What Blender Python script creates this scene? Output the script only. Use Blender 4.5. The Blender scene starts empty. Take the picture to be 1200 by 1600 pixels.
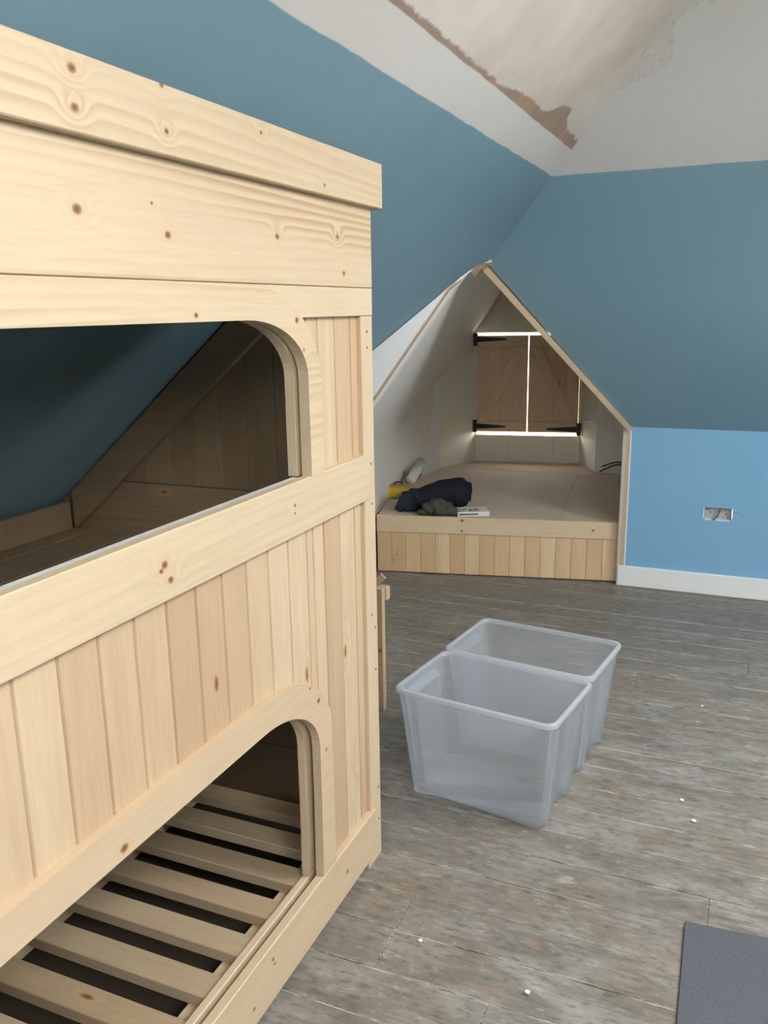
import bpy, bmesh, math, random
from mathutils import Vector, Matrix, noise

random.seed(7)
S = bpy.context.scene
C = S.collection

# ------------------------------------------------------------------ camera
R0 = Vector((0.919563665, 0.392631856, -0.015584945))      # image right
D0 = Vector((0.077087172, -0.219149623, -0.972641255))     # image down
F0 = Vector((-0.385305376, 0.893204158, -0.231788910))     # forward
cam = bpy.data.cameras.new('camera')
cam.sensor_fit = 'HORIZONTAL'
cam.sensor_width = 36.0
cam.lens = 1329.72 * 36.0 / 1200.0
cam.clip_start = 0.02
co = bpy.data.objects.new('camera', cam)
C.objects.link(co)
m = Matrix.Identity(4)
for i in range(3):
    m[i][0], m[i][1], m[i][2] = R0[i], -D0[i], -F0[i]
m[2][3] = 1.45
co.matrix_world = m
S.camera = co

# ------------------------------------------------------------------ sky and exposure
SKY = 27.5
S.view_settings.view_transform = 'Standard'
S.view_settings.look = 'None'
S.view_settings.gamma = 1.0
S.view_settings.use_curve_mapping = False
S.view_settings.exposure = 0.08
W = bpy.data.worlds.new('overcast_sky')
S.world = W
W.use_nodes = True
wt = W.node_tree
wt.nodes.clear()
wo = wt.nodes.new('ShaderNodeOutputWorld')
wb = wt.nodes.new('ShaderNodeBackground')
wc = wt.nodes.new('ShaderNodeTexCoord')
ws = wt.nodes.new('ShaderNodeSeparateXYZ')
wr = wt.nodes.new('ShaderNodeValToRGB')
wm = wt.nodes.new('ShaderNodeMapRange')
wm.inputs['From Min'].default_value = -1
wm.inputs['From Max'].default_value = 1
wr.color_ramp.elements[0].position = 0.49
wr.color_ramp.elements[0].color = (0.22, 0.23, 0.20, 1)     # ground outside
wr.color_ramp.elements[1].position = 0.51
wr.color_ramp.elements[1].color = (0.95, 0.98, 1.0, 1)      # overcast sky
wt.links.new(wc.outputs['Generated'], ws.inputs[0])
wt.links.new(ws.outputs[2], wm.inputs[0])
wt.links.new(wm.outputs[0], wr.inputs[0])
wt.links.new(wr.outputs[0], wb.inputs['Color'])
wb.inputs['Strength'].default_value = SKY
wt.links.new(wb.outputs[0], wo.inputs[0])

# daylight portals: one in each window opening of the room
def portal(name, loc, direction, sx, sy):
    l = bpy.data.lights.new(name, 'AREA')
    l.shape = 'RECTANGLE'
    l.size, l.size_y = sx, sy
    l.cycles.is_portal = True
    o = bpy.data.objects.new(name, l)
    C.objects.link(o)
    o.location = loc
    o.rotation_euler = Vector(direction).to_track_quat('-Z', 'Y').to_euler()
    return o

# ------------------------------------------------------------------ node helpers
class N:
    def __init__(s, name):
        s.m = bpy.data.materials.new(name)
        s.m.use_nodes = True
        s.t = s.m.node_tree
        s.t.nodes.clear()
        s.out = s.t.nodes.new('ShaderNodeOutputMaterial')
    def n(s, typ, **kw):
        x = s.t.nodes.new('ShaderNode' + typ)
        for k, v in kw.items():
            setattr(x, k, v)
        return x
    def put(s, sock, v):
        if v is None:
            return
        if isinstance(v, bpy.types.NodeSocket):
            s.t.links.new(v, sock)
        else:
            if hasattr(sock.default_value, '__len__') and not isinstance(v, (tuple, list, Vector)):
                v = (v,) * len(sock.default_value)
            elif hasattr(sock.default_value, '__len__') and len(v) == 3 and len(sock.default_value) == 4:
                v = (*v, 1)
            sock.default_value = v
    def math(s, op, a, b=None, c=None, clamp=False):
        x = s.n('Math', operation=op, use_clamp=clamp)
        for i, v in enumerate((a, b, c)):
            s.put(x.inputs[i], v) if v is not None else None
        return x.outputs[0]
    def vmath(s, op, a, b=None):
        x = s.n('VectorMath', operation=op)
        s.put(x.inputs[0], a)
        if b is not None:
            s.put(x.inputs[1], b)
        return x.outputs['Value'] if op in ('DISTANCE', 'LENGTH', 'DOT_PRODUCT') else x.outputs[0]
    def coord(s):
        return s.n('TexCoord').outputs['Object']
    def sep(s, v):
        x = s.n('SeparateXYZ')
        s.put(x.inputs[0], v)
        return x.outputs
    def comb(s, a, b, c):
        x = s.n('CombineXYZ')
        for i, v in enumerate((a, b, c)):
            s.put(x.inputs[i], v)
        return x.outputs[0]
    def noise(s, v, scale, detail=3.0, rough=0.55, dist=0.0):
        x = s.n('TexNoise')
        s.put(x.inputs['Vector'], v)
        s.put(x.inputs['Scale'], scale)
        s.put(x.inputs['Detail'], detail)
        s.put(x.inputs['Roughness'], rough)
        s.put(x.inputs['Distortion'], dist)
        return x.outputs['Fac']
    def voro(s, v, scale, out='Distance', rnd=1.0):
        x = s.n('TexVoronoi')
        s.put(x.inputs['Vector'], v)
        s.put(x.inputs['Scale'], scale)
        s.put(x.inputs['Randomness'], rnd)
        return x.outputs[out]
    def ramp(s, v, lo, hi, a=0.0, b=1.0, smooth=True):
        x = s.n('MapRange', interpolation_type='SMOOTHSTEP' if smooth else 'LINEAR')
        s.put(x.inputs[0], v)
        for i, q in enumerate((lo, hi, a, b)):
            s.put(x.inputs[i + 1], q)
        return x.outputs[0]
    def mix(s, f, a, b, mode='MIX'):
        x = s.n('Mix', data_type='RGBA', blend_type=mode)
        s.put(x.inputs[0], f)
        s.put(x.inputs[6], a)
        s.put(x.inputs[7], b)
        return x.outputs[2]
    def bump(s, h, strength=0.2, dist=0.002):
        x = s.n('Bump')
        s.put(x.inputs['Strength'], strength)
        s.put(x.inputs['Distance'], dist)
        s.put(x.inputs['Height'], h)
        return x.outputs[0]
    def pbr(s, col, rough=0.6, spec=0.3, normal=None, metal=0.0, **kw):
        x = s.n('BsdfPrincipled')
        s.put(x.inputs['Base Color'], col)
        s.put(x.inputs['Roughness'], rough)
        s.put(x.inputs['Specular IOR Level'], spec)
        s.put(x.inputs['Metallic'], metal)
        for k, v in kw.items():
            s.put(x.inputs[k], v)
        if normal is not None:
            s.t.links.new(normal, x.inputs['Normal'])
        s.t.links.new(x.outputs[0], s.out.inputs[0])
        return x

def srgb(r, g, b):
    f = lambda c: (c / 255 / 12.92) if c / 255 <= 0.04045 else ((c / 255 + 0.055) / 1.055) ** 2.4
    return (f(r), f(g), f(b))

def plain(name, col, rough=0.6, spec=0.3, metal=0.0, noisy=0.06, scale=30):
    k = N(name)
    c = k.coord()
    f = k.noise(c, scale, 4)
    d = tuple(x * (1 - noisy * 2) for x in col)
    k.pbr(k.mix(f, d, tuple(min(1, x * (1 + noisy)) for x in col)), rough, spec, k.bump(f, 0.1, 0.001), metal)
    return k.m

AX = {'x': 0, 'y': 1, 'z': 2}
def pine(name, axis, knots=(), plane='yz', pale=(0.60, 0.47, 0.31), pink=(0.545, 0.38, 0.24), pinkness=0.5,
         line=(0.46, 0.31, 0.175), linew=0.3, ringdepth=0.05, auto=0.45, rough=0.5, depth='x'):
    """pine board: growth rings cut along `axis`, knots at given plane points (a, b, radius) and scattered ones"""
    k = N(name)
    c = k.coord()
    rnd = k.n('ObjectInfo').outputs['Random']
    off = k.comb(k.math('MULTIPLY', rnd, 7.3), k.math('MULTIPLY', rnd, 13.1), k.math('MULTIPLY', rnd, 5.7))
    p = k.vmath('ADD', c, off)
    a = AX[axis]
    stretch = [9.0, 9.0, 9.0]
    stretch[a] = 0.55
    ps = k.vmath('MULTIPLY', p, tuple(stretch))
    n1 = k.noise(ps, 1.0, 1.6, 0.5)                       # slow wander of the rings along the board
    sl = k.noise(k.vmath('MULTIPLY', p, tuple(x * 1.0 for x in stretch)), 12.0, 3, 0.6)   # fibres
    cs = k.sep(c)
    others = [i for i in range(3) if i != a]
    # knots
    kn = None
    for (u, v, r) in knots:
        pos = [0, 0, 0]
        ids = [AX[q] for q in plane]
        pos[ids[0]], pos[ids[1]] = u, v
        sc = [0.0, 0.0, 0.0]
        for q in ids:
            sc[q] = 1.0 / (r * 0.62)
        sc[a] *= 0.8
        d = k.vmath('DISTANCE', k.vmath('MULTIPLY', c, tuple(sc)), tuple(pos[i] * sc[i] for i in range(3)))
        kn = d if kn is None else k.math('MINIMUM', kn, d)
    if auto > 0:
        st = [9.5, 9.5, 9.5]
        st[a] = 3.6
        st[AX[depth]] = 0.0
        vv = k.n('TexVoronoi')
        k.put(vv.inputs['Vector'], k.vmath('MULTIPLY', p, tuple(st)))
        k.put(vv.inputs['Scale'], 1.0)
        gate = k.ramp(k.sep(vv.outputs['Color'])[0], 1 - auto, 1 - auto + 0.01)
        d2 = k.math('ADD', k.math('MULTIPLY', vv.outputs['Distance'], 15.0), k.math('MULTIPLY', k.math('SUBTRACT', 1.0, gate), 50.0))
        kn = d2 if kn is None else k.math('MINIMUM', kn, d2)
    if kn is None:
        kn = k.math('ADD', 50.0, 0.0)
    kn = k.math('ADD', kn, k.math('MULTIPLY', k.math('SUBTRACT', k.noise(c, 60, 2), 0.5), 0.55))
    halo = k.math('POWER', 2.718, k.math('MULTIPLY', k.math('MULTIPLY', kn, kn), -0.10))
    # distance to the heart of the log -> ring phase
    w1 = k.math('ADD', cs[others[0]], k.math('MULTIPLY', k.math('SUBTRACT', n1, 0.5), 0.075))
    w2 = k.math('ADD', cs[others[1]], k.math('MULTIPLY', k.math('SUBTRACT', rnd, 0.5), 0.12))
    hx = k.math('ADD', k.math('MULTIPLY', w1, 1.0), ringdepth)
    rr = k.math('SQRT', k.math('ADD', k.math('MULTIPLY', hx, hx), k.math('MULTIPLY', k.math('MULTIPLY', w2, w2), 0.45)))
    rr = k.math('ADD', rr, k.math('MULTIPLY', halo, 0.011))
    rr = k.math('ADD', rr, k.math('MULTIPLY', k.math('SUBTRACT', n1, 0.5), 0.05))
    ph = k.math('FRACT', k.math('MULTIPLY', rr, 190.0))
    ring = k.math('MULTIPLY', k.ramp(ph, 0.15, 0.85), k.ramp(ph, 0.88, 1.0, 1.0, 0.0))
    ring = k.math('MULTIPLY', ring, k.ramp(k.noise(k.vmath('MULTIPLY', p, tuple(x * 0.8 for x in stretch)), 1.3, 2, 0.5), 0.36, 0.62, 0.12, 1.25))
    tone = k.ramp(k.math('ADD', k.math('MULTIPLY', rnd, 0.75), k.math('MULTIPLY', n1, 0.5)), 0.35, 1.05, 0.0, pinkness, False)
    base = k.mix(tone, pale, pink)
    col = k.mix(k.math('MULTIPLY', ring, linew), base, line)
    col = k.mix(k.ramp(sl, 0.35, 0.75, 0.0, 0.22), col, tuple(x * 0.72 for x in pink))
    col = k.mix(k.ramp(halo, 0.45, 1.0, 0.0, 0.35), col, (0.56, 0.33, 0.16))
    col = k.mix(k.ramp(kn, 0.75, 1.15, 0.9, 0.0), col, (0.30, 0.155, 0.07))
    col = k.mix(k.ramp(kn, 0.25, 0.8, 0.85, 0.0), col, (0.12, 0.055, 0.025))
    h = k.math('ADD', k.math('MULTIPLY', sl, 0.6), k.math('MULTIPLY', ring, 0.4))
    k.pbr(col, rough, 0.3, k.bump(h, 0.12, 0.0008))
    return k.m

# ------------------------------------------------------------------ mesh helpers
def link(name, me, mat=None, parent=None, loc=None):
    o = bpy.data.objects.new(name, me)
    C.objects.link(o)
    if mat is not None and not me.materials:
        me.materials.append(mat)
    if parent is not None:
        o.parent = parent
        o.location = (loc if loc is not None else -parent.location)
        if parent.parent is not None and loc is None:
            o.location = (0, 0, 0)
    elif loc is not None:
        o.location = loc
    return o

def tag(o, label=None, cat=None, group=None, kind=None):
    for k_, v in (('label', label), ('category', cat), ('group', group), ('kind', kind)):
        if v:
            o[k_] = v
    return o

def thing(name, label, cat, loc=(0, 0, 0), rotz=0.0, group=None):
    o = bpy.data.objects.new(name, None)
    o.empty_display_size = 0.05
    C.objects.link(o)
    o.location = loc
    o.rotation_euler = (0, 0, rotz)
    return tag(o, label, cat, group)

def mesh(name, bm, smooth=False):
    bmesh.ops.recalc_face_normals(bm, faces=bm.faces)
    me = bpy.data.meshes.new(name)
    bm.to_mesh(me)
    bm.free()
    if smooth:
        for p in me.polygons:
            p.use_smooth = True
    return me

def bm_box(x0, x1, y0, y1, z0, z1, bevel=0.0):
    bm = bmesh.new()
    vs = [bm.verts.new((x, y, z)) for x in (x0, x1) for y in (y0, y1) for z in (z0, z1)]
    for f in ((0, 1, 3, 2), (4, 6, 7, 5), (0, 4, 5, 1), (2, 3, 7, 6), (0, 2, 6, 4), (1, 5, 7, 3)):
        bm.faces.new([vs[i] for i in f])
    if bevel:
        bmesh.ops.recalc_face_normals(bm, faces=bm.faces)
        bmesh.ops.bevel(bm, geom=list(bm.edges), offset=bevel, segments=1, affect='EDGES', profile=0.5)
    return bm

def box(name, x0, x1, y0, y1, z0, z1, mat, parent=None, bevel=0.0, loc=None):
    return link(name, mesh(name, bm_box(x0, x1, y0, y1, z0, z1, bevel)), mat, parent, loc)

def bm_prism(pts, vec, bevel=0.0):
    """polygon (3D points) pushed along vec"""
    bm = bmesh.new()
    v = Vector(vec)
    a = [bm.verts.new(p) for p in pts]
    b = [bm.verts.new(Vector(p) + v) for p in pts]
    n = len(pts)
    fa = bm.faces.new(a)
    fb = bm.faces.new(b[::-1])
    for i in range(n):
        bm.faces.new((a[i], a[(i + 1) % n], b[(i + 1) % n], b[i]))
    bmesh.ops.recalc_face_normals(bm, faces=bm.faces)
    if bevel:
        es = [e for e in fa.edges] + [e for e in fb.edges]
        bmesh.ops.bevel(bm, geom=es, offset=bevel, segments=1, affect='EDGES', profile=0.5)
    return bm

def prism(name, pts, vec, mat, parent=None, bevel=0.0, loc=None):
    return link(name, mesh(name, bm_prism(pts, vec, bevel)), mat, parent, loc)

def strip(name, outer, inner, x0, x1, mat, parent, bevel=0.0):
    """ring-like board between two polylines of (y, z) of equal count, extruded in x"""
    bm = bmesh.new()
    n = len(outer)
    O = [[bm.verts.new((x, y, z)) for (y, z) in outer] for x in (x0, x1)]
    I = [[bm.verts.new((x, y, z)) for (y, z) in inner] for x in (x0, x1)]
    for i in range(n - 1):
        bm.faces.new((O[0][i], O[0][i + 1], I[0][i + 1], I[0][i]))
        bm.faces.new((O[1][i], I[1][i], I[1][i + 1], O[1][i + 1]))
        bm.faces.new((O[0][i], O[1][i], O[1][i + 1], O[0][i + 1]))
        bm.faces.new((I[0][i], I[0][i + 1], I[1][i + 1], I[1][i]))
    for i in (0, n - 1):
        bm.faces.new((O[0][i], I[0][i], I[1][i], O[1][i]))
    return link(name, mesh(name, bm), mat, parent)

def tube(name, pts, rad, mat, parent=None, seg=8, smooth=True, loc=None, taper=None):
    bm = bmesh.new()
    rings = []
    n = len(pts)
    P = [Vector(p) for p in pts]
    for i in range(n):
        d = (P[min(i + 1, n - 1)] - P[max(i - 1, 0)]).normalized()
        up = Vector((0, 0, 1)) if abs(d.z) < 0.95 else Vector((1, 0, 0))
        s = d.cross(up).normalized()
        t = s.cross(d).normalized()
        r = rad if taper is None else rad * taper[i]
        rings.append([bm.verts.new(P[i] + (s * math.cos(2 * math.pi * j / seg) + t * math.sin(2 * math.pi * j / seg)) * r) for j in range(seg)])
    for i in range(n - 1):
        for j in range(seg):
            bm.faces.new((rings[i][j], rings[i][(j + 1) % seg], rings[i + 1][(j + 1) % seg], rings[i + 1][j]))
    bm.faces.new(rings[0][::-1])
    bm.faces.new(rings[-1])
    return link(name, mesh(name, bm, smooth), mat, parent, loc)

def panel_with_holes(name, origin, eu, ev, U, V, holes, thick, mat):
    """flat wall slab spanned by eu, ev with rectangular openings; thick is a vector away from the room"""
    O, eu, ev, t = Vector(origin), Vector(eu), Vector(ev), Vector(thick)
    us = sorted({*U, *[q for h in holes for q in h[0]]})
    vs = sorted({*V, *[q for h in holes for q in h[1]]})
    nu, nv = len(us) - 1, len(vs) - 1
    def solid(i, j):
        if not (0 <= i < nu and 0 <= j < nv):
            return False
        cu, cv = (us[i] + us[i + 1]) / 2, (vs[j] + vs[j + 1]) / 2
        return not any(h[0][0] < cu < h[0][1] and h[1][0] < cv < h[1][1] for h in holes)
    bm = bmesh.new()
    f = [[bm.verts.new(O + eu * u + ev * v) for v in vs] for u in us]
    b = [[bm.verts.new(O + eu * u + ev * v + t) for v in vs] for u in us]
    for i in range(nu):
        for j in range(nv):
            if not solid(i, j):
                continue
            bm.faces.new((f[i][j], f[i + 1][j], f[i + 1][j + 1], f[i][j + 1]))
            bm.faces.new((b[i][j], b[i][j + 1], b[i + 1][j + 1], b[i + 1][j]))
            for (di, dj, p, q) in ((-1, 0, (i, j), (i, j + 1)), (1, 0, (i + 1, j), (i + 1, j + 1)), (0, -1, (i, j), (i + 1, j)), (0, 1, (i, j + 1), (i + 1, j + 1))):
                if not solid(i + di, j + dj):
                    bm.faces.new((f[p[0]][p[1]], f[q[0]][q[1]], b[q[0]][q[1]], b[p[0]][p[1]]))
    return link(name, mesh(name, bm), mat)

# ------------------------------------------------------------------ the room's geometry (metres)
TL, CL = 0.8432, 2.5062            # left slope: z = CL + TL * x
TF, YK, ZK = 0.85, 4.471, 0.846    # end slope:  z = ZK + TF * (YK - y)
XKL = (ZK - CL) / TL               # left knee wall
ZC = 2.60                          # flat ceiling
XM = 0.16                          # middle of the room
def lx(z): return (z - CL) / TL
def lz(x): return CL + TL * x
def fy(z): return YK - (z - ZK) / TF
APEX = Vector((-1.043, 3.552, 1.627))
G0 = Vector((-1.158, 3.376, lz(-1.158)))
G1 = Vector((-1.441, 3.274, lz(-1.441)))
XKR = 2 * XM - XKL
YB = -1.0                          # wall behind the camera
# dormer frame: axis a (towards the room), l (to its left wall)
DB = Vector((-1.495, 6.167, 0))
DA = Vector((0.171, -0.985, 0)).normalized()
DL = Vector((-0.985, -0.171, 0)).normalized()
def D(u, t, z): return DB + DL * u + DA * t + Vector((0, 0, z))

# ------------------------------------------------------------------ surface materials
BLUE = (0.200, 0.325, 0.385)
WHITE = (0.80, 0.77, 0.73)

def left_slope_mat():
    k = N('painted_left_slope')
    c = k.coord()
    x, y, z = k.sep(c)
    nz = k.noise(c, 5, 4)
    edge = k.math('ADD', z, k.math('MULTIPLY', k.math('SUBTRACT', k.noise(c, 9, 2), 0.5), 0.006))
    m_white = k.ramp(edge, 1.903, 1.906)
    m_plast = k.ramp(edge, 1.972, 1.975)
    cr = k.n('ValToRGB')
    k.put(cr.inputs[0], k.ramp(y, 1.5, 3.2, 0.0, 1.0, False))
    stops = ((1.5, .12), (2.22, .11), (2.32, .22), (2.45, .30), (2.60, .25), (2.645, .32), (2.70, .64), (2.79, .74), (2.83, .50), (2.90, .32), (3.0, .34), (3.08, .28), (3.17, .25))
    els = cr.color_ramp.elements
    while len(els) < len(stops):
        els.new(0.5)
    for e_, (yy, vv) in zip(els, stops):
        e_.position = (yy - 1.5) / 1.7
        e_.color = (vv, vv, vv, 1)
    wob = k.math('MULTIPLY', k.math('SUBTRACT', k.noise(c, 26, 3, 0.6), 0.5), 0.016)
    top = k.math('ADD', k.math('ADD', 1.974, wob), k.math('MULTIPLY', k.sep(cr.outputs[0])[0], 0.08))
    m_wet = k.math('MULTIPLY', m_plast, k.ramp(k.math('SUBTRACT', top, z), -0.002, 0.004))
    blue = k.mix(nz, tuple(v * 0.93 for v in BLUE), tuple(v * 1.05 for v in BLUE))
    white = k.mix(nz, (0.64, 0.605, 0.57), (0.69, 0.66, 0.62))
    cloud = k.ramp(k.noise(c, 2.6, 4, 0.6), 0.3, 0.7)
    pink = k.mix(cloud, (0.58, 0.485, 0.40), (0.72, 0.655, 0.59))
    wet = k.mix(k.ramp(k.noise(c, 12, 3), 0.45, 0.75), (0.33, 0.245, 0.19), (0.45, 0.28, 0.185))
    col = k.mix(m_white, blue, white)
    col = k.mix(m_plast, col, pink)
    col = k.mix(m_wet, col, wet)
    k.pbr(col, 0.62, 0.25, k.bump(k.noise(c, 22, 5), 0.08, 0.004))
    return k.m

def end_slope_mat():
    k = N('painted_end_slope')
    c = k.coord()
    x, y, z = k.sep(c)
    nz = k.noise(c, 5, 4)
    edge = k.math('ADD', z, k.math('MULTIPLY', k.math('SUBTRACT', k.noise(c, 9, 2), 0.5), 0.005))
    m_white = k.ramp(edge, 1.903, 1.906)
    # filler feathered out along the valley
    d = k.math('SUBTRACT', k.math('ADD', x, k.math('MULTIPLY', y, 1.009)), -1.043 + 1.009 * 3.552)
    reach = k.math('ADD', 0.005, k.math('MULTIPLY', k.ramp(k.noise(k.vmath('MULTIPLY', c, (1, 1, 1)), 7.0, 3, 0.6), 0.38, 0.72), 0.12))
    reach = k.math('MULTIPLY', reach, k.ramp(z, 2.06, 2.16))
    m_fill = k.ramp(k.math('SUBTRACT', reach, d), 0.0, 0.004)
    m_line = k.math('MULTIPLY', k.ramp(k.math('ABSOLUTE', k.math('SUBTRACT', reach, d)), 0.0, 0.005, 1.0, 0.0), k.ramp(z, 2.08, 2.14))
    blue = k.mix(nz, tuple(v * 1.20 for v in BLUE), tuple(v * 1.28 for v in BLUE))  # same blue lifted here to stand in for light missing on this slope
    white = k.mix(nz, (0.66, 0.64, 0.615), (0.71, 0.69, 0.665))
    white = k.mix(m_fill, white, (0.66, 0.63, 0.585))
    white = k.mix(k.math('MULTIPLY', m_line, 0.6), white, (0.47, 0.44, 0.40))
    k.pbr(k.mix(m_white, blue, white), 0.6, 0.25, k.bump(k.noise(c, 22, 5), 0.08, 0.004))
    return k.m

def plaster(name, a, b, rough=0.7):
    k = N(name)
    c = k.coord()
    k.pbr(k.mix(k.noise(c, 4, 4), a, b), rough, 0.2, k.bump(k.noise(c, 25, 5), 0.08, 0.003))
    return k.m

def two_tone_mat():
    k = N('blue_and_white_paint')
    c = k.coord()
    nz = k.noise(c, 5, 4)
    m_ = k.ramp(k.sep(c)[2], 1.903, 1.906)
    blue = k.mix(nz, tuple(v * 0.95 for v in BLUE), tuple(v * 1.05 for v in BLUE))
    k.pbr(k.mix(m_, blue, WHITE), 0.6, 0.25, k.bump(k.noise(c, 22, 5), 0.08, 0.004))
    return k.m
M_two = two_tone_mat()
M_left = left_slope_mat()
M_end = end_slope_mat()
M_knee = plaster('light_blue_paint', (0.215, 0.420, 0.605), (0.235, 0.450, 0.640), 0.55)
M_white = plaster('white_wall_paint', (0.74, 0.71, 0.67), (0.80, 0.77, 0.73))
M_dorm = plaster('off_white_dormer_paint', (0.80, 0.775, 0.725), (0.84, 0.815, 0.765), 0.6)
M_dorm2 = plaster('cream_reveal_paint', (0.76, 0.72, 0.61), (0.80, 0.76, 0.65), 0.6)
M_gable = plaster('bright_white_paint', (0.84, 0.83, 0.79), (0.88, 0.87, 0.83), 0.5)
M_gloss = plain('white_gloss_paint', (0.87, 0.86, 0.83), 0.35, 0.4, 0, 0.02)

def floor_mat():
    k = N('worn_grey_floorboard')
    c = k.coord()
    rnd = k.n('ObjectInfo').outputs['Random']
    p = k.vmath('ADD', c, k.comb(k.math('MULTIPLY', rnd, 31.0), k.math('MULTIPLY', rnd, 17.0), 0.0))
    grain = k.noise(k.vmath('MULTIPLY', p, (2.2, 42, 1)), 1.6, 5, 0.62)
    cloud = k.noise(c, 2.1, 5, 0.6)
    cloud2 = k.noise(k.vmath('MULTIPLY', c, (1.0, 2.2, 1)), 5.5, 5, 0.62)
    col = k.mix(k.ramp(cloud2, 0.3, 0.72), (0.185, 0.168, 0.142), (0.335, 0.322, 0.295))
    col = k.mix(k.ramp(cloud, 0.42, 0.68, 0.0, 0.6), col, (0.265, 0.215, 0.155))
    col = k.mix(k.ramp(rnd, 0.0, 1.0, 0.0, 0.35, False), col, (0.19, 0.17, 0.145))
    col = k.mix(k.ramp(grain, 0.46, 0.76, 0.0, 0.6), col, (0.11, 0.098, 0.082))
    col = k.mix(k.ramp(k.noise(k.vmath('MULTIPLY', p, (6, 26, 1)), 3.0, 4, 0.7), 0.60, 0.72, 0.0, 0.5), col, (0.44, 0.42, 0.385))
    mott = k.noise(k.vmath('MULTIPLY', c, (14, 38, 1)), 1.5, 6, 0.75)
    col = k.mix(k.ramp(mott, 0.50, 0.64, 0.0, 0.75), col, (0.125, 0.112, 0.094))
    col = k.mix(k.ramp(mott, 0.32, 0.46, 0.55, 0.0), col, (0.46, 0.435, 0.39))
    # dark spots, plaster smears, orange-brown bare wood
    sp = k.voro(k.vmath('MULTIPLY', p, (9.0, 17.0, 1)), 1.0)
    sp = k.math('ADD', sp, k.math('MULTIPLY', k.noise(p, 30, 2), 0.25))
    col = k.mix(k.ramp(sp, 0.20, 0.30, 0.55, 0.0), col, (0.09, 0.082, 0.072))
    sm = k.noise(k.vmath('MULTIPLY', c, (2.6, 6.0, 1)), 2.6, 6, 0.7)
    col = k.mix(k.ramp(sm, 0.60, 0.70, 0.0, 0.65), col, (0.50, 0.48, 0.435))
    br = k.noise(k.vmath('ADD', k.vmath('MULTIPLY', c, (3.0, 6.0, 1)), (7, 3, 0)), 2.0, 5, 0.6)
    col = k.mix(k.ramp(br, 0.60, 0.70, 0.0, 0.6), col, (0.33, 0.24, 0.17))
    # pale plaster dust worn into the board edges
    ed = k.math('ABSOLUTE', k.math('SUBTRACT', k.math('FRACT', k.math('DIVIDE', k.math('SUBTRACT', k.sep(c)[1], 1.4865 - 40 * 0.1325), 0.1325)), 0.5))
    en = k.noise(k.vmath('MULTIPLY', c, (3.0, 1.0, 1)), 2.5, 5, 0.7)
    wide = k.ramp(en, 0.36, 0.66, 0.488, 0.458)
    m_ed = k.math('MULTIPLY', k.ramp(ed, wide, k.math('ADD', wide, 0.012)), k.ramp(k.noise(k.vmath('MULTIPLY', c, (9, 40, 1)), 2.0, 3), 0.34, 0.52))
    col = k.mix(k.math('MULTIPLY', m_ed, 0.7), col, (0.52, 0.48, 0.415))
    col = k.mix(1.0, col, (0.87, 0.85, 0.825), 'MULTIPLY')
    k.pbr(col, k.ramp(cloud2, 0.2, 0.8, 0.42, 0.62), 0.4, k.bump(k.math('ADD', grain, k.math('MULTIPLY', sm, 0.5)), 0.35, 0.0022))
    return k.m

M_floor = floor_mat()
def dust_mat():
    k = N('plaster_dust_in_joints')
    c = k.coord()
    f = k.noise(k.vmath('MULTIPLY', c, (5, 60, 1)), 1.5, 4, 0.7)
    k.pbr(k.mix(k.ramp(f, 0.42, 0.58), (0.08, 0.07, 0.06), (0.62, 0.57, 0.49)), 0.9, 0.1)
    return k.m
M_dust = dust_mat()

# ------------------------------------------------------------------ floor
floor = link('floor', mesh('floor', bm_box(-3.2, XKR + 0.2, YB - 0.2, 6.6, -0.12, -0.0028)), M_dust)
tag(floor, 'bare grey worn floorboards running across the attic', 'floor', kind='structure')
bw = 0.1325
y = 1.4865 - 30 * bw
rf = random.Random(3)
while y < 4.9:
    x0 = -2.1
    x1 = XKR
    cuts = []
    if 1.45 < y < 1.70:
        cuts = [-0.686]
    else:
        cx = rf.choice((rf.uniform(-2.0, -1.2), rf.uniform(0.3, 1.6), rf.uniform(-0.9, 0.1)))
        while cx < x1 - 0.4:
            cuts.append(cx)
            cx += rf.uniform(2.0, 3.4)
    xs = [x0] + cuts + [x1]
    for a_, b_ in zip(xs[:-1], xs[1:]):
        g = rf.uniform(0.0007, 0.0021)
        dz = rf.uniform(-0.0012, 0.0012)
        bm = bm_box(a_ + 0.001, b_ - 0.001, y + g, y + bw - rf.uniform(0.0007, 0.0021), -0.02, dz, 0.0012)
        link('floor_board', mesh('floor_board', bm), M_floor, floor)
    y += bw

# ------------------------------------------------------------------ slopes, walls, ceiling
T = 0.12
# left slope, with its lower corner cut away for the dormer
zc_l = lx(ZC)
poly = [(XKL, YB, ZK), (zc_l, YB, ZC), (zc_l, fy(ZC), ZC), tuple(APEX), (-1.048, 3.434, lz(-1.048)), (-1.101, 3.397, lz(-1.101)),
        tuple(G0), (-1.306, 3.323, lz(-1.306)), tuple(G1), (XKL, 3.08, ZK)]
nl = Vector((-TL, 0, 1)).normalized() * 0.06
tag(prism('wall_left_slope', poly, nl, M_left), 'sloping blue ceiling wall above the bunk, white and bare plaster higher up', 'wall', kind='structure')
tag(box('wall_left_knee', XKL - 0.1, XKL, YB, 3.1, -0.1, ZK + 0.06, M_two), 'low blue wall hidden behind the bunk', 'wall', kind='structure')
# end slope
RX = -0.548
poly = [tuple(APEX), (zc_l, fy(ZC), ZC), (2 * XM - zc_l, fy(ZC), ZC), (XKR, YK, ZK), (RX, YK, ZK)]
nf = Vector((0, TF, 1)).normalized() * 0.05
tag(prism('wall_back_slope', poly, nf, M_end), 'teal blue sloping end wall with a white upper band', 'wall', kind='structure')
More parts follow.
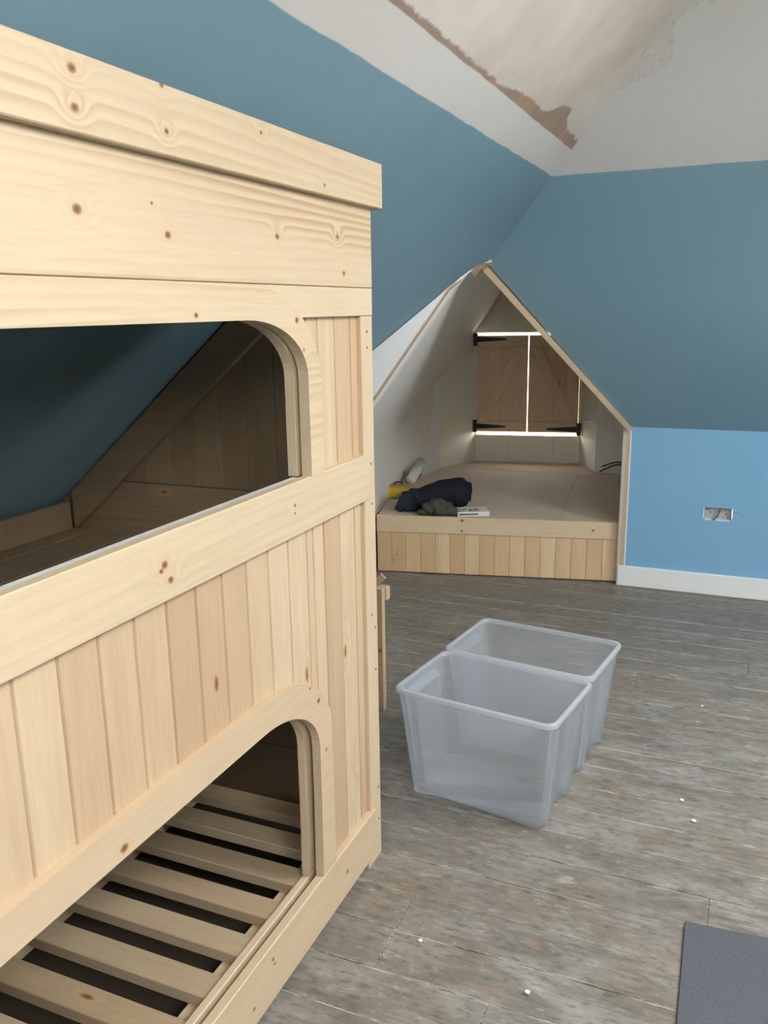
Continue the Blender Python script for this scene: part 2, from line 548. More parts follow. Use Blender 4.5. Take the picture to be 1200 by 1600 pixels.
# end knee wall with the opening for the socket's back box
SX0, SX1, SZ0, SZ1 = -0.172, -0.038, 0.388, 0.455
knee = panel_with_holes('wall_back', (0, YK, 0), (1, 0, 0), (0, 0, 1), (RX, XKR + 0.1), (-0.1, ZK + 0.02), [((SX0, SX1), (SZ0, SZ1))], (0, 0.1, 0), M_knee)
tag(knee, 'low light blue vertical wall under the end slope', 'wall', kind='structure')
# filled cable chase in the knee wall
tube('chase', [(SX1 + 0.004, YK + 0.0055, 0.440), (0.03, YK + 0.0055, 0.425), (0.10, YK + 0.0055, 0.395), (0.2, YK + 0.0055, 0.375)], 0.0068, M_knee, knee, 8)
tag(box('baseboard_back', RX - 0.03, XKR, YK - 0.018, YK, 0.0, 0.110, M_gloss, None, 0.003), 'white painted skirting board along the light blue wall', 'baseboard', kind='structure')
# flat ceiling, other slope with a roof window, gable behind the camera with a window
tag(box('ceiling', zc_l - 0.1, 2 * XM - zc_l + 0.1, YB - 0.1, fy(ZC) + 0.1, ZC, ZC + 0.1, M_white), 'flat white ceiling strip at the ridge', 'ceiling', kind='structure')
er = Vector((-1, 0, TL)).normalized()            # up the right slope
nr = Vector((TL, 0, 1)).normalized()
L_r = (Vector((2 * XM - zc_l, 0, ZC)) - Vector((XKR, 0, ZK))).length
ROOF_WINDOWS = (((1.55, 2.3), (1.65, 2.35)), ((2.4, 3.3), (0.75, 1.50)), ((-0.85, 0.25), (1.40, 2.38)))
rs = panel_with_holes('wall_right_slope', (XKR, 0, ZK), (0, 1, 0), er, (YB, YK + 0.05), (-0.02, L_r + 0.02), ROOF_WINDOWS, nr * 0.15, M_two)
tag(rs, 'blue and white sloping wall with three roof windows', 'wall', kind='structure')
tag(box('wall_right', XKR, XKR + 0.1, YB, YK + 0.1, -0.1, ZK + 0.05, M_knee), 'low light blue wall on the far side from the bunk', 'wall', kind='structure')
WF_X, WF_Z = (-0.19, 0.51), (1.74, 2.36)
wf = panel_with_holes('wall_front', (0, YB, 0), (1, 0, 0), (0, 0, 1), (XKL - 0.1, XKR + 0.1), (-0.1, ZC + 0.1), [(WF_X, WF_Z)], (0, -0.2, 0), M_two)
tag(wf, 'blue and white gable wall with a small high window', 'wall', kind='structure')

def window_frame(name, label, origin, eu, ev, U, V, depth):
    O, eu, ev, dp = Vector(origin), Vector(eu), Vector(ev), Vector(depth)
    w = thing(name, label, 'window')
    w['kind'] = 'structure'
    b = 0.05
    def bar(nm, u0, u1, v0, v1):
        prism(nm, [O + eu * u0 + ev * v0, O + eu * u1 + ev * v0, O + eu * u1 + ev * v1, O + eu * u0 + ev * v1], dp, M_gloss, w)
    bar('frame_rail', U[0], U[1], V[0], V[0] + b)
    bar('frame_rail', U[0], U[1], V[1] - b, V[1])
    bar('frame_stile', U[0], U[0] + b, V[0] + b, V[1] - b)
    bar('frame_stile', U[1] - b, U[1], V[0] + b, V[1] - b)
    mu = (U[0] + U[1]) / 2
    bar('mullion', mu - 0.025, mu + 0.025, V[0] + b, V[1] - b)
    return w
window_frame('window_5', 'small white window high in the gable wall', (0, YB - 0.16, 0), (1, 0, 0), (0, 0, 1), WF_X, WF_Z, (0, 0.05, 0))
portal('daylight_portal_gable', (sum(WF_X) / 2, YB - 0.21, sum(WF_Z) / 2), (0, 1, 0), WF_X[1] - WF_X[0], WF_Z[1] - WF_Z[0])
for n_, (U_, V_) in enumerate(ROOF_WINDOWS):
    window_frame('window_%d' % (n_ + 2), ('white roof window high in the sloping wall', 'white roof window low in the sloping wall', 'white roof window beside the gable')[n_],
                 Vector((XKR, 0, ZK)) + nr * 0.1, (0, 1, 0), er, U_, V_, nr * 0.04)
    pc = Vector((XKR, 0, ZK)) + nr * 0.16 + er * (sum(V_) / 2) + Vector((0, sum(U_) / 2, 0))
    pq = portal('daylight_portal_roof_window', pc, -nr, U_[1] - U_[0], V_[1] - V_[0])
    mm = Matrix.Identity(4)                     # local X along the room, local Y up the slope
    for i in range(3):
        mm[i][0], mm[i][1], mm[i][2] = Vector((0, 1, 0))[i], er[i], nr[i]
    if mm.determinant() < 0:
        for i in range(3):
            mm[i][0] *= -1
    mm.translation = pc
    pq.matrix_world = mm

# ------------------------------------------------------------------ dormer shell
ZP = 0.325                          # platform top
def ruled(name, front, back, nt, mat, thick=0.0, smooth=True):
    """skin between two profiles of (u, t, z) points"""
    bm = bmesh.new()
    rows = []
    for j in range(nt + 1):
        q = j / nt
        rows.append([bm.verts.new(D(*[a_ + (b_ - a_) * q for a_, b_ in zip(f_, k_)])) for f_, k_ in zip(front, back)])
    for j in range(nt):
        for i in range(len(front) - 1):
            bm.faces.new((rows[j][i], rows[j][i + 1], rows[j + 1][i + 1], rows[j + 1][i]))
    o = link(name, mesh(name, bm, smooth), mat)
    if thick:
        sm = o.modifiers.new('thickness', 'SOLIDIFY')
        sm.thickness = thick
        sm.offset = 1.0 if thick > 0 else -1.0
    return o
FP = [(0.0, 2.653, 1.627), (0.05, 2.71, 1.607), (0.10, 2.765, 1.572), (0.145, 2.807, 1.529), (0.24, 2.823, 1.394), (0.34, 2.84, 1.251), (0.434, 2.857, 1.115),
      (0.56, 2.875, 0.945), (0.64, 2.885, 0.845), (0.70, 2.893, 0.755), (0.728, 2.898, 0.66), (0.74, 2.90, 0.56), (0.74, 2.90, 0.30), (0.74, 2.90, -0.05)]
BP = [(0.0, -0.02, 1.80), (0.05, -0.02, 1.75), (0.10, -0.02, 1.69), (0.15, -0.02, 1.63), (0.24, -0.02, 1.503), (0.32, -0.02, 1.385), (0.404, -0.02, 1.275),
      (0.52, -0.02, 1.10), (0.60, -0.02, 0.98), (0.68, -0.02, 0.86), (0.725, -0.02, 0.77), (0.74, -0.02, 0.65), (0.74, -0.02, 0.30), (0.74, -0.02, -0.05)]
dl = ruled('wall_dormer_left', FP, BP, 10, M_dorm, -0.05)
tag(dl, 'smooth off white left lining of the dormer, curving from roof to wall', 'wall', kind='structure')
# right roof and cheek, mostly behind the end slope
def Duv(p):
    v = Vector(p) - DB
    return (v.dot(DL), v.dot(DA), p[2])
ER = [APEX.lerp(Vector((RX, YK, ZK)), q) + Vector((0.05, 0.015, 0.012)) for q in (-0.02, 0.25, 0.5, 0.75, 1.0)]
FR = [FP[0]] + [Duv(p) for p in ER] + [Duv(ER[-1] - Vector((0, 0, 0.9)))]
BR = [(0.0, -0.02, 1.80), (-0.02, -0.02, 1.78), (-0.12, -0.02, 1.66), (-0.30, -0.02, 1.42), (-0.52, -0.02, 1.10), (-0.72, -0.02, 0.90), (-0.72, -0.02, -0.05)]
dr = ruled('wall_dormer_right', FR, BR, 6, M_dorm, 0.05)
tag(dr, 'off white right lining of the dormer behind the end wall', 'wall', kind='structure')

def facet(name, pts, mat, label, vec):
    bm = bmesh.new()
    vs = [bm.verts.new(p) for p in pts]
    bs = [bm.verts.new(Vector(p) + Vector(vec)) for p in pts]
    n = len(pts)
    for i in range(1, n - 1):
        bm.faces.new((vs[0], vs[i], vs[i + 1]))
        bm.faces.new((bs[0], bs[i + 1], bs[i]))
    for i in range(n):
        bm.faces.new((vs[i], vs[(i + 1) % n], bs[(i + 1) % n], bs[i]))
    return tag(link(name, mesh(name, bm), mat), label, 'wall', kind='structure')
facet('wall_dormer_splay', [D(0.738, 0.47, 0.0), D(0.738, 1.18, 0.86), D(0.60, 0.35, 1.09), D(0.60, 0.35, 0.0)], M_dorm,
      'grey white slanted facet of the dormer left wall', DL * 0.03)
facet('wall_dormer_reveal', [D(0.60, 0.35, 0.0), D(0.60, 0.35, 1.09), D(0.395, 0.0, 1.30), D(0.385, 0.0, 0.0)], M_dorm2,
      'cream splayed reveal beside the dormer window shutters', DL * 0.03)
facet('wall_dormer_reveal_right', [D(-0.382, 0.0, 0.0), D(-0.382, 0.0, 1.32), D(-0.49, 0.316, 1.2), D(-0.49, 0.316, 0.0)], M_dorm2,
      'cream splayed reveal on the far side of the dormer shutters', -DL * 0.03)
facet('wall_dormer_cheek', [D(-0.49, 0.316, 0.0), D(-0.49, 0.316, 1.2), D(-0.72, 0.43, 0.95), D(-0.72, 0.43, 0.0)], M_dorm,
      'off white dormer cheek with loose cable ends', -DA * 0.03)
# gable end with the window opening
WU, WZ = (-0.362, 0.382), (0.528, 1.272)
gw = panel_with_holes('wall_dormer_back', DB, DL, (0, 0, 1), (-0.8, 0.8), (-0.1, 1.95), [(WU, WZ)], -DA * 0.14, M_dorm2)
tag(gw, 'cream dormer gable wall around the shuttered window', 'wall', kind='structure')
for u0, u1 in ((0.378, 0.137), (0.133, -0.187), (-0.191, -0.378)):
    prism('panel_board', [D(u0, 0.008, ZP - 0.02), D(u1, 0.008, ZP - 0.02), D(u1, 0.008, 0.525), D(u0, 0.008, 0.525)], -DA * 0.008, M_dorm2, gw, 0.0015)
pp = D(0.01, -0.15, 0.9)
portal('daylight_portal_dormer', pp, DA, WU[1] - WU[0], WZ[1] - WZ[0])
w1 = thing('window_1', 'small dormer window behind the pine shutters', 'window')
w1['kind'] = 'structure'
for nm, ua, ub, za, zb in (('frame_stile', WU[0], WU[0] + 0.03, WZ[0], WZ[1]), ('frame_stile', WU[1] - 0.03, WU[1], WZ[0], WZ[1]),
                           ('frame_rail', WU[0] + 0.03, WU[1] - 0.03, WZ[0], WZ[0] + 0.02), ('frame_rail', WU[0] + 0.03, WU[1] - 0.03, WZ[1] - 0.02, WZ[1])):
    prism(nm, [D(ua, -0.14, za), D(ub, -0.14, za), D(ub, -0.14, zb), D(ua, -0.14, zb)], DA * 0.03, M_gloss, w1)
# white face between the left slope and the lining of the dormer
pts = [G0 + Vector((0, 0, 0)), Vector((-1.306, 3.323, lz(-1.306))), G1, Vector((XKL, 3.08, ZK)), Vector((XKL, 3.08, -0.05)),
       D(*FP[13]), D(*FP[11]), D(*FP[10]), D(*FP[9]), D(*FP[8]), D(*FP[7]), D(*FP[6]), D(*FP[5]), D(*FP[4])]
gn = Vector((0.34, -0.94, 0)).normalized()
facet2 = bmesh.new()
fv = [facet2.verts.new(p) for p in pts]
facet2.faces.new(fv)
bmesh.ops.triangulate(facet2, faces=facet2.faces[:])
gf = link('wall_dormer_front', mesh('wall_dormer_front', facet2), M_gable)
sm = gf.modifiers.new('thickness', 'SOLIDIFY')
sm.thickness = 0.03
sm.offset = 0
tag(gf, 'bright white triangular face beside the blue slope at the dormer opening', 'wall', kind='structure')

# cut plasterboard and timber edges round the dormer opening
M_edge = pine('raw_edge_timber', 'z', pale=(0.62, 0.47, 0.31), pink=(0.50, 0.35, 0.22), line=(0.42, 0.29, 0.17), auto=0.0)
M_bead = plain('grey_plasterboard_edge', (0.62, 0.55, 0.44), 0.8, 0.1, 0, 0.12, 60)
def edge_strip(name, P, w, h, mat, label, off=Vector((0, 0, 0))):
    """square bead swept along points P; w sideways (horizontal), h across"""
    bm = bmesh.new()
    P = [Vector(p) + off for p in P]
    R_ = []
    for i, p in enumerate(P):
        d = (P[min(i + 1, len(P) - 1)] - P[max(i - 1, 0)]).normalized()
        f = Vector((0.15, -1, 0.0))
        f = (f - d * f.dot(d)).normalized()
        s = d.cross(f).normalized()
        R_.append([bm.verts.new(p + f * a_ * h + s * b_ * w) for a_, b_ in ((-.5, -.5), (.5, -.5), (.5, .5), (-.5, .5))])
    for i in range(len(P) - 1):
        for j in range(4):
            bm.faces.new((R_[i][j], R_[i][(j + 1) % 4], R_[i + 1][(j + 1) % 4], R_[i + 1][j]))
    bm.faces.new(R_[0])
    bm.faces.new(R_[-1][::-1])
    return tag(link(name, mesh(name, bm), mat), label, 'trim', kind='structure')
edge_strip('trim_1', [D(*FP[2]), D(*FP[3]), D(*FP[4]), D(*FP[5]), D(*FP[6]), D(*FP[7])], 0.018, 0.03, M_edge, 'raw board edge along the left side of the dormer opening')
pR = Vector((RX - 0.012, YK - 0.01, ZK))
dR = (pR - APEX).normalized()
edge_strip('trim_2', [APEX + Vector((-0.02, 0.0, -0.008)), pR + Vector((0, 0.0, 0.0))], 0.024, 0.06, M_edge, 'raw timber edge sloping down the right side of the dormer opening')
tag(box('trim_3', RX - 0.036, RX - 0.018, YK - 0.012, YK + 0.06, 0.0, ZK - 0.005, M_bead, None, 0.001), 'pale plasterboard edge upright beside the platform', 'trim', kind='structure')
tag(box('trim_4', RX - 0.018, RX + 0.001, YK - 0.010, YK + 0.06, 0.105, ZK - 0.002, M_edge, None, 0.001), 'raw timber upright beside the light blue wall', 'trim', kind='structure')
tag(box('trim_5', RX - 0.0, RX + 0.006, YK - 0.006, YK, 0.11, ZK - 0.002, M_gloss, None, 0.0), 'thin white bead along the edge of the light blue wall', 'trim', kind='structure')
tag(prism('trim_6', [APEX + Vector((-0.045, -0.14, -0.012)), APEX + Vector((0.02, -0.02, 0.004)), APEX + Vector((0.005, 0.06, -0.01)), APEX + Vector((-0.06, 0.0, -0.05))],
    (0, 0, 0.03), M_edge), 'ragged plaster tip at the peak of the dormer opening', 'trim', kind='structure')
# ------------------------------------------------------------------ bunk bed
XF = -0.831
Y0, Y1 = -0.15, 1.884
YC = (Y0 + Y1) / 2
P_cap = pine('pine_cap_board', 'y', [(0.919, 1.750, 0.011), (1.100, 1.769, 0.008), (0.918, 1.704, 0.010), (1.105, 1.707, 0.008), (1.373, 1.750, 0.006), (1.610, 1.692, 0.006)],
             auto=0.0, pinkness=0.2, linew=0.55, ringdepth=-1.715)
P_fas = pine('pine_fascia_board', 'y', [(0.927, 1.584, 0.012), (1.117, 1.565, 0.010), (1.448, 1.585, 0.010), (1.703, 1.600, 0.009), (1.730, 1.527, 0.009), (1.084, 1.607, 0.004)],
             auto=0.0, pinkness=0.35, linew=1.0, ringdepth=-1.585)
P_hdr = pine('pine_header_board', 'y', [(1.507, 1.432, 0.010), (1.173, 1.445, 0.007), (1.531, 1.373, 0.005)], auto=0.0, pinkness=0.55, linew=0.5, ringdepth=-1.45)
P_rail = pine('pine_mid_rail', 'y', [(1.038, 1.054, 0.007), (1.048, 1.062, 0.011), (1.060, 1.034, 0.010), (1.472, 1.066, 0.006), (1.471, 1.050, 0.005)],
              auto=0.0, pinkness=0.3, linew=0.22, ringdepth=-1.02)
P_arch = pine('pine_arch_board', 'y', [(1.543, 0.605, 0.010), (1.506, 0.650, 0.006), (0.899, 0.650, 0.012), (1.572, 0.47, 0.007)], auto=0.0, pinkness=0.55, linew=0.25, ringdepth=-0.6)
P_base = pine('pine_base_rail', 'y', [(1.30, 0.125, 0.008), (1.305, 0.110, 0.006), (1.22, 0.07, 0.007), (1.66, 0.09, 0.009)], auto=0.15, pinkness=0.3, linew=0.3, ringdepth=-0.1)
P_y = pine('pine_along', 'y', auto=0.3, pinkness=0.4)
P_z = pine('pine_plank', 'z', auto=0.3, pinkness=0.95, linew=0.3, pale=(0.61, 0.465, 0.305), pink=(0.465, 0.305, 0.18))
P_stile = pine('pine_stile', 'z', auto=0.0, pinkness=0.1, linew=0.25)
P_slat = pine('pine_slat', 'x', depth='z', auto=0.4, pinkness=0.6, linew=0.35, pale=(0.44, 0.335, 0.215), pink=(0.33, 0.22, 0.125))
P_end_shaded = pine('pine_end_board_shaded', 'z', depth='y', auto=0.4, pinkness=0.8, pale=(0.27, 0.19, 0.11), pink=(0.21, 0.135, 0.075), line=(0.17, 0.105, 0.055))  # end boards, slope trim and deck: the bunk's inner shade darkens their colour
P_diag_shaded = pine('pine_slope_trim_shaded', 'x', depth='y', auto=0.4, pinkness=0.8, pale=(0.27, 0.19, 0.11), pink=(0.21, 0.135, 0.075), line=(0.17, 0.105, 0.055))
P_deck_shaded = pine('pine_deck_shaded', 'y', depth='z', auto=0.3, pinkness=0.8, pale=(0.27, 0.19, 0.11), pink=(0.21, 0.135, 0.075), line=(0.17, 0.105, 0.055))
M_primer = plain('chipped_white_primer', (0.62, 0.62, 0.58), 0.7, 0.2, 0, 0.10, 40)
M_gap_shade = plain('slat_gap_shade', (0.045, 0.034, 0.024), 0.8, 0.1)  # near-black colour for the shade between the slats
M_hole = plain('dark_screw_head', (0.10, 0.08, 0.06), 0.5, 0.4)

bed = thing('bunk_bed', 'pine built-in bunk bed with two arched openings and vertical planks', 'bunk bed', (-0.86, YC, 0))
def mir(pts):
    """mirror a right-hand (y, z) polyline to the bed's other end and join them, other end first"""
    return [(2 * YC - a_, b_) for a_, b_ in pts[::-1]] + list(pts)
def ell(cy, cz, ry, rz, n, a0=90, a1=0):
    return [(cy + ry * math.cos(math.radians(a0 + (a1 - a0) * i / n)), cz + rz * math.sin(math.radians(a0 + (a1 - a0) * i / n))) for i in range(n + 1)]
# cap and fascia
box('cornice_board', -0.846, -0.812, Y0 - 0.02, 1.902, 1.674, 1.771, P_cap, bed, 0.002)
box('fascia_board', -0.852, -0.832, Y0, 1.879, 1.4985, 1.70, P_fas, bed, 0.0015)
box('header_rail', -0.856, -0.8335, Y0, 1.881, 1.436, 1.4975, P_y, bed, 0.001)
NA = 14
# upper frame: header with rounded corners and jambs
up_out = [(1.335, 1.497)] + ell(1.335, 1.30, 0.269, 0.197, NA)[1:] + [(1.604, 1.2), (1.604, 1.112)]
up_in = [(1.325, 1.4345)] + ell(1.325, 1.318, 0.2215, 0.1165, NA)[1:] + [(1.5465, 1.2), (1.5465, 1.112)]
strip('opening_frame', mir(up_out), mir(up_in), -0.853, XF + 0.0015, P_hdr, bed)
# inner lining of the upper opening
in_a = [(1.30, 1.440)] + ell(1.30, 1.318, 0.238, 0.122, NA)[1:] + [(1.538, 1.2), (1.538, 1.112)]
in_b = [(a_ + 0.03 * (1 if a_ > 1.5 else 0.6), b_ + 0.03 * (0 if b_ < 1.3 else 1)) for a_, b_ in in_a]
strip('opening_lining', mir(in_b), mir(in_a), -0.881, -0.8605, P_stile, bed)
# mid rail, sill
box('mid_rail', -0.853, XF, Y0, 1.843, 1.001, 1.1125, P_rail, bed, 0.002)
box('sill_strip', -0.871, -0.8532, Y0 + 0.04, 1.535, 1.02, 1.1105, M_primer, bed, 0.0015)
# lower arch
ar_out = [(1.30, 0.699)] + ell(1.32, 0.52, 0.284, 0.179, NA)[1:] + [(1.604, 0.35), (1.604, 0.159)]
ar_in = [(1.29, 0.633)] + ell(1.31, 0.49, 0.2330, 0.143, NA)[1:] + [(1.543, 0.35), (1.538, 0.159)]
strip('arch_board', mir(ar_out), mir(ar_in), -0.852, XF - 0.0005, P_arch, bed)
ai_a = [(1.28, 0.640)] + ell(1.30, 0.49, 0.230, 0.150, NA)[1:] + [(1.530, 0.35), (1.527, 0.159)]
ai_b = [(a_ + 0.035 * (1 if a_ > 1.48 else 0.6), b_ + 0.03 * (0 if b_ < 0.4 else 1)) for a_, b_ in ai_a]
strip('arch_lining', mir(ai_b), mir(ai_a), -0.883, -0.8655, P_stile, bed)
# base rail (two layers with a groove between), stile, feet
box('base_rail', -0.853, XF, Y0, 1.843, 0.027, 0.1585, P_base, bed, 0.002)
box('inner_base_rail', -0.884, -0.866, Y0 + 0.02, 1.86, 0.03, 0.1565, P_y, bed, 0.002)
box('stile', -0.882, -0.836, 1.822, Y1, 0.0, 1.4355, P_stile, bed, 0.0015)
box('stile', -0.882, -0.836, Y0, Y0 + 0.062, 0.0, 1.4355, P_stile, bed, 0.0015)
box('foot', -0.86, -0.836, 1.800, 1.8215, 0.0, 0.026, P_stile, bed, 0.001)
# screw heads on the stile
for yy, zz in ((1.853, 1.400), (1.853, 1.363), (1.862, 1.085), (1.864, 0.985), (1.869, 0.66), (1.868, 0.545), (1.870, 0.205), (1.871, 0.11), (1.850, 0.70)):
    tube('screw', [(-0.8365, yy, zz), (-0.8352, yy, zz)], 0.0032, M_hole, bed, 8, False)

# tongue and groove planks behind the frame
def plank(yl, yr, zb_l, zb_r, zt, mat=P_z):
    x0, x1, c_ = -0.860, -0.8475, 0.0036
    bm = bmesh.new()
    prof = [(yl + 0.0006, x1 - c_ * 1.6), (yl + c_, x1), (yr - c_, x1), (yr - 0.0006, x1 - c_ * 1.6), (yr - 0.0006, x0), (yl + 0.0006, x0)]
    bot, top = [], []
    for yy, xx in prof:
        q = (yy - yl) / (yr - yl)
        bot.append(bm.verts.new((xx, yy, zb_l + (zb_r - zb_l) * q)))
        top.append(bm.verts.new((xx, yy, zt)))
    bm.faces.new(bot)
    bm.faces.new(top[::-1])
    for i in range(6):
        bm.faces.new((bot[i], bot[(i + 1) % 6], top[(i + 1) % 6], top[i]))
    # the plank's own origin sits on its own foot so each board shows its own grain
    ox = Vector((0, (yl + yr) / 2, 0))
    me = mesh('plank', bm)
    me.transform(Matrix.Translation(-ox))
    return link('plank', me, mat, bed, ox - bed.location)
def arch_mid(yy):
    d = abs(yy - YC)
    lim = 1.30 - YC
    if d <= lim:
        return 0.665
    q = (d - lim) / (1.573 - 1.30)
    return 0.505 + 0.16 * math.sqrt(max(0.0, 1 - q * q)) if q < 1 else 0.505
joints = [0.743 + 0.0801 * i for i in range(-12, 15)]
joints = [j for j in joints if Y0 + 0.05 < j < 1.82]
edges = [Y0 + 0.03] + joints + [1.84]
side = 1.573
lo = 2 * YC - side
for yl, yr in zip(edges[:-1], edges[1:]):
    # below the mid rail
    segs = []
    for a_, b_ in ((yl, min(yr, lo)), (max(yl, lo), min(yr, side)), (max(yl, side), yr)):
        if b_ - a_ > 0.006:
            segs.append((a_, b_))
    if len(segs) == 2 and (segs[0][1] - segs[0][0]) < 0.05 and segs[0][1] <= side + 1e-6 and segs[0][0] > lo:
        pass
    for a_, b_ in segs:
        mid = (a_ + b_) / 2
        if lo < mid < side:
            plank(a_, b_, arch_mid(a_), arch_mid(b_), 1.004)
        else:
            plank(a_, b_, 0.15, 0.15, 1.004)
    # beside the upper opening
    for a_, b_ in ((yl, min(yr, lo)), (max(yl, side), yr)):
        if b_ - a_ > 0.006:
            plank(a_, b_, 1.10, 1.10, 1.44)

YE = 1.955
# lower bunk slats on two bearers
for i in range(13):
    yb = 1.377 - 0.1195 * i + 0.1195 * 3
    if yb > 1.86 or yb < -0.1:
        continue
    bm = bm_box(-1.93, -0.8855, 0, 0.062, 0.120, 0.148, 0.002)
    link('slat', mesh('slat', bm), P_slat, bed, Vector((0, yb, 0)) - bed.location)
box('slat_bearer', -0.93, -0.886, Y0 + 0.05, 1.9, 0.05, 0.119, P_y, bed)
box('slat_bearer', -1.44, -1.40, Y0 + 0.05, 1.9, 0.05, 0.119, P_y, bed)
box('gap_shade_panel', -1.93, -0.886, Y0 + 0.03, YE - 0.03, 0.03, 0.038, M_gap_shade, bed)  # added dark sheet, stands in for deep shade under the slats
# head end: horizontal boards below, vertical ones above, a board along the slope
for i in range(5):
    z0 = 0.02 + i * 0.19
    box('end_board', -1.93, -0.89, YE, YE + 0.02, z0 + 0.001, z0 + 0.188, P_diag_shaded, bed, 0.002)
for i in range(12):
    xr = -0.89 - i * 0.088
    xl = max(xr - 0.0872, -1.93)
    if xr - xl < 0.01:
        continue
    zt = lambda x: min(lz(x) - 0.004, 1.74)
    prism('end_plank', [(xl, YE, 0.972), (xr, YE, 0.972), (xr, YE, zt(xr)), (xl, YE, max(zt(xl), 0.975))], (0, 0.02, 0), P_end_shaded, bed, 0.0015) if zt(xl) > 0.98 else None
tq = 0.006
prism('slope_trim', [(-1.86, YE - 0.022, lz(-1.86) - tq), (-0.95, YE - 0.022, lz(-0.95) - tq), (-0.95, YE - 0.022, lz(-0.95) - 0.125), (-1.86, YE - 0.022, lz(-1.86) - 0.125)], (0, 0.0215, 0), P_diag_shaded, bed, 0.002)
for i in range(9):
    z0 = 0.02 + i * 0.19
    box('end_board', max(-1.93, lx(z0 + 0.20) + 0.02), -0.884, Y0 + 0.002, Y0 + 0.022, z0 + 0.001, min(z0 + 0.188, 1.66), P_diag_shaded, bed, 0.002)
# upper bunk deck
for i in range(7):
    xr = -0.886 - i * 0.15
    box('deck_board', max(xr - 0.147, -1.90), xr, Y0 + 0.03, YE - 0.024, 0.80, 0.818, P_deck_shaded, bed, 0.001)
box('back_rail', -1.885, -1.865, Y0 + 0.03, YE - 0.024, 0.79, 0.90, P_end_shaded, bed, 0.001)
# ------------------------------------------------------------------ platform bed in the dormer
PF0, PF1 = Vector((-1.872, 4.235, 0)), Vector((-0.586, 4.5045, 0))
pd = (PF1 - PF0)
plen = pd.length
pang = math.atan2(pd.y, pd.x)
plat = thing('platform', 'low pine panelled platform filling the dormer', 'platform', PF0, pang)
P_px = pine('pine_platform_rail', 'x', [(0.48, 0.315, 0.012), (0.478, 0.255, 0.009), (1.18, 0.283, 0.009)], plane='xz', depth='y', auto=0.0, pinkness=0.3, linew=0.35, pale=(0.72, 0.55, 0.355), pink=(0.64, 0.45, 0.28))
P_pz = pine('pine_platform_plank', 'z', depth='y', auto=0.95, pinkness=1.0, linew=0.7, pale=(0.80, 0.60, 0.36), pink=(0.66, 0.43, 0.24), line=(0.54, 0.34, 0.17))
def mdf_mat(name, a_, b_):
    k = N(name)
    c = k.coord()
    f = k.noise(c, 3, 5, 0.6)
    g = k.noise(c, 160, 2)
    k.pbr(k.mix(k.ramp(f, 0.3, 0.7), a_, b_), 0.75, 0.2, k.bump(g, 0.1, 0.0006))
    return k.m
M_mdf = mdf_mat('bare_board_sheet', (0.56, 0.46, 0.35), (0.62, 0.52, 0.41))
M_mdf2 = mdf_mat('brown_board_sheet', (0.52, 0.42, 0.31), (0.58, 0.475, 0.36))
def pl(o_name, x0, x1, y0, y1, z0, z1, mat, bevel=0.0):
    return box(o_name, x0, x1, y0, y1, z0, z1, mat, plat, bevel, loc=(0, 0, 0))
pl('front_rail', 0.0, plen, -0.004, 0.016, 0.236, 0.331, P_px, 0.002)
npk = 16
for i in range(npk):
    w_ = plen / npk
    bm = bm_box(0.0004, w_ - 0.0004, 0.003, 0.016, 0.004, 0.238, 0.0026)
    link('front_plank', mesh('front_plank', bm), P_pz, plat, Vector((i * w_, 0, 0)))
# board sheets on top, in the room's coordinates
inv = (Matrix.Translation(PF0) @ Matrix.Rotation(pang, 4, 'Z')).inverted()
def sheet(name, pts, z0, z1, mat):
    q = [inv @ Vector((p[0], p[1], z0)) for p in pts]
    return prism(name, q, (0, 0, z1 - z0), mat, plat, 0.001, loc=(0, 0, 0))
def Dxy(u, t): v = D(u, t, 0); return (v.x, v.y)
fr = PF0 + Vector((-0.006 * -math.sin(pang), 0.018, 0))
a0, a1 = PF0 + Vector((-math.sin(pang), math.cos(pang), 0)) * 0.0165, PF1 + Vector((-math.sin(pang), math.cos(pang), 0)) * 0.0165
s0 = a0.lerp(a1, 0.765)
sheet('board_sheet', [(a0.x, a0.y), (s0.x - 0.001, s0.y), (-1.010, 5.387), (-1.045, 5.80), Dxy(0.60, 0.30), Dxy(0.60, 0.42), Dxy(0.66, 0.75), (-1.93, 4.72), (-1.955, 4.6)], ZP - 0.018, ZP, M_mdf)
sheet('board_sheet', [(s0.x + 0.001, s0.y), (a1.x, a1.y), Dxy(-0.645, 1.6), Dxy(-0.645, 0.39), (-1.043, 5.80), (-1.008, 5.387)], ZP - 0.018, ZP, M_mdf)
sheet('board_sheet', [(-1.046, 5.803), Dxy(-0.645, 0.385), Dxy(-0.48, 0.31), Dxy(-0.378, 0.012), Dxy(0.378, 0.012), Dxy(0.59, 0.30)], ZP - 0.018, ZP + 0.001, M_mdf2)
sheet('edge_batten', [(-1.955, 4.9), (-1.915, 4.9), Dxy(0.655, 0.74), Dxy(0.69, 0.72)], ZP - 0.018, ZP + 0.03, P_slat)
sheet('side_sheet', [(a0.x - 0.02, a0.y + 0.0), (-1.957, 4.6), (-1.957, 4.9), Dxy(0.695, 0.72), Dxy(0.72, 0.66), Dxy(0.735, 1.0), Dxy(0.735, 1.86)], ZP - 0.02, ZP - 0.001, M_mdf2)

